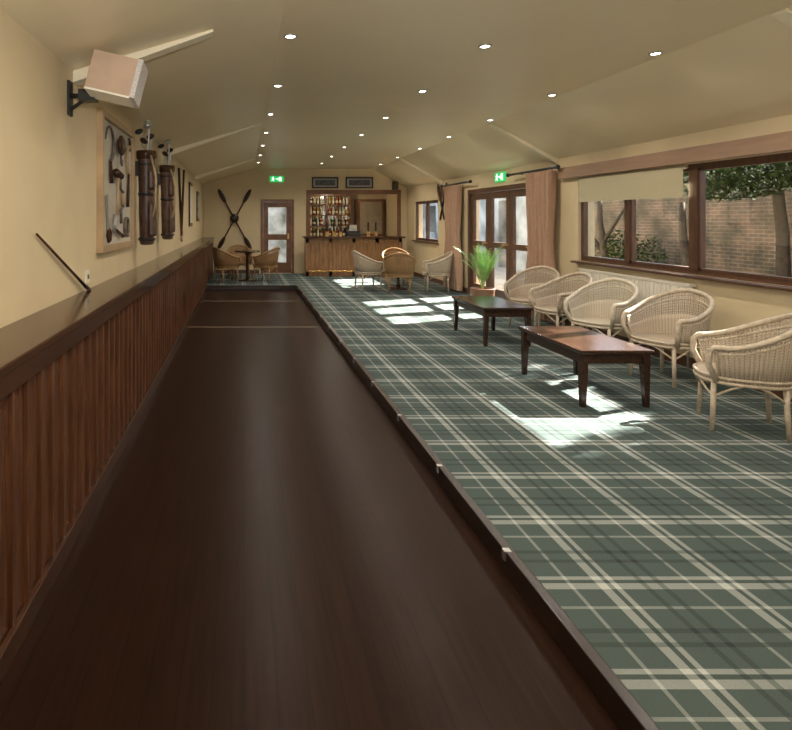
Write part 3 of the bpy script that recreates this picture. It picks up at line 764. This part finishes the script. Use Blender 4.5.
# ------------------------------------------------ trees
def tree(loc,h,blobs,lab,seed,n=1000,lean=0.2,ls=(0.06,0.10),br=True,m=None):
    t=thing('garden_tree',lab,'tree',loc)
    def tr(bm):
        tube(bm,[(0,0,0),(0.04,lean*0.3,h*0.35),(-0.03,lean*0.7,h*0.7),(0,lean,h)],[0.10,0.08,0.06,0.04],10)
        if br:
            tube(bm,[(0.02,lean*0.3,h*0.4),(-0.3,lean+0.4,h*0.8)],[0.05,0.02],8)
            tube(bm,[(0.0,lean*0.5,h*0.5),(0.3,lean-0.5,h*0.9)],[0.05,0.02],8)
    mk('trunk',tr,M_bark,parent=t,smooth=True)
    rnd=random.Random(seed)
    def lv(bm):
        for (c,r,k) in blobs:
            for i in range(int(n*k)):
                u=Vector((rnd.gauss(0,1),rnd.gauss(0,1),rnd.gauss(0,1))).normalized()*(rnd.random()**0.45)
                p=Vector((c[0]-loc[0]+u.x*r[0],c[1]-loc[1]+u.y*r[1],c[2]-loc[2]+u.z*r[2]))
                a=Vector((rnd.gauss(0,1),rnd.gauss(0,1),rnd.gauss(0,1))).normalized(); b_=a.orthogonal().normalized()
                s=rnd.uniform(*ls)
                bm.faces.new([bm.verts.new(q) for q in (p-a*s,p+b_*s*0.5,p+a*s,p-b_*s*0.5)])
    f=mk('foliage',lv,m or M_tree,parent=t); f['kind']='stuff'
tree((8.1,8.7,-0.12),3.8,[((8.0,8.55,4.1),(0.8,1.2,0.95),5.5)],'garden tree with dark trunk by the brick wall',3,br=False)  # crown is out of view, placed to block sun from the blind's window lights
tree((8.1,4.4,-0.12),3.7,[((8.0,4.95,4.1),(0.9,1.2,1.15),10.0),((8.0,6.5,3.45),(0.4,0.7,0.30),2.0),((8.0,4.7,3.3),(0.7,1.6,0.5),6)],'leafy garden tree out of view, shading the window',6,br=False)  # unseen tree; leaf clumps added and sized to trim the sun patch
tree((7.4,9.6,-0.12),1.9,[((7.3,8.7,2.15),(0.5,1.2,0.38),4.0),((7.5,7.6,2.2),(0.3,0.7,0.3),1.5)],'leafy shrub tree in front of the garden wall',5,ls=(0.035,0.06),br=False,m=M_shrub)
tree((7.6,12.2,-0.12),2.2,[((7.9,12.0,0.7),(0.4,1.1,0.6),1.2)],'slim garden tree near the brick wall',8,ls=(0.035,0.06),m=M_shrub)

# ------------------------------------------------ lights / world
sd=bpy.data.lights.new('sun','SUN'); sd.energy=55; sd.angle=math.radians(0.8); sd.color=(1,0.92,0.82)
so_=bpy.data.objects.new('sun',sd); COL.objects.link(so_)
so_.rotation_euler=Vector((-1.3,-0.5,-1.0)).to_track_quat('-Z','Y').to_euler(); so_.location=(12,8,10)
fl=bpy.data.lights.new('camera_flash','AREA'); fl.shape='DISK'; fl.size=0.25; fl.energy=90; fl.color=(1,0.97,0.93)
fo=bpy.data.objects.new('camera_flash',fl); COL.objects.link(fo); fo.location=(0.15,-0.15,1.85)
fo.rotation_euler=Vector((0.25,1,1.1)).to_track_quat('-Z','Y').to_euler()
bl=bpy.data.lights.new('bar_light','POINT'); bl.energy=13; bl.color=(1,0.86,0.66); bl.shadow_soft_size=0.1
bo=bpy.data.objects.new('bar_light',bl); COL.objects.link(bo); bo.location=(2.6,16.7,2.3)
W=bpy.data.worlds.new('World'); S.world=W; W.use_nodes=True
nt=W.node_tree; bg=nt.nodes['Background']
sk=nt.nodes.new('ShaderNodeTexSky'); sk.sky_type='NISHITA'; sk.sun_disc=False; sk.sun_elevation=math.radians(37); sk.sun_rotation=math.radians(78)
mixw=nt.nodes.new('ShaderNodeMix'); mixw.data_type='RGBA'; mixw.inputs[0].default_value=0.5
nt.links.new(sk.outputs[0],mixw.inputs[6]); mixw.inputs[7].default_value=(4,4.0,3.9,1)
nt.links.new(mixw.outputs[2],bg.inputs[0]); bg.inputs[1].default_value=0.6

# ------------------------------------------------ camera
cd=bpy.data.cameras.new('Camera'); co=bpy.data.objects.new('Camera',cd); COL.objects.link(co)
co.location=(0,0,1.5); co.rotation_euler=(math.radians(90),0,0)
cd.sensor_width=36; cd.lens=580/792*36; cd.shift_x=152/792; cd.shift_y=-146/792
cd.clip_start=0.05
S.camera=co
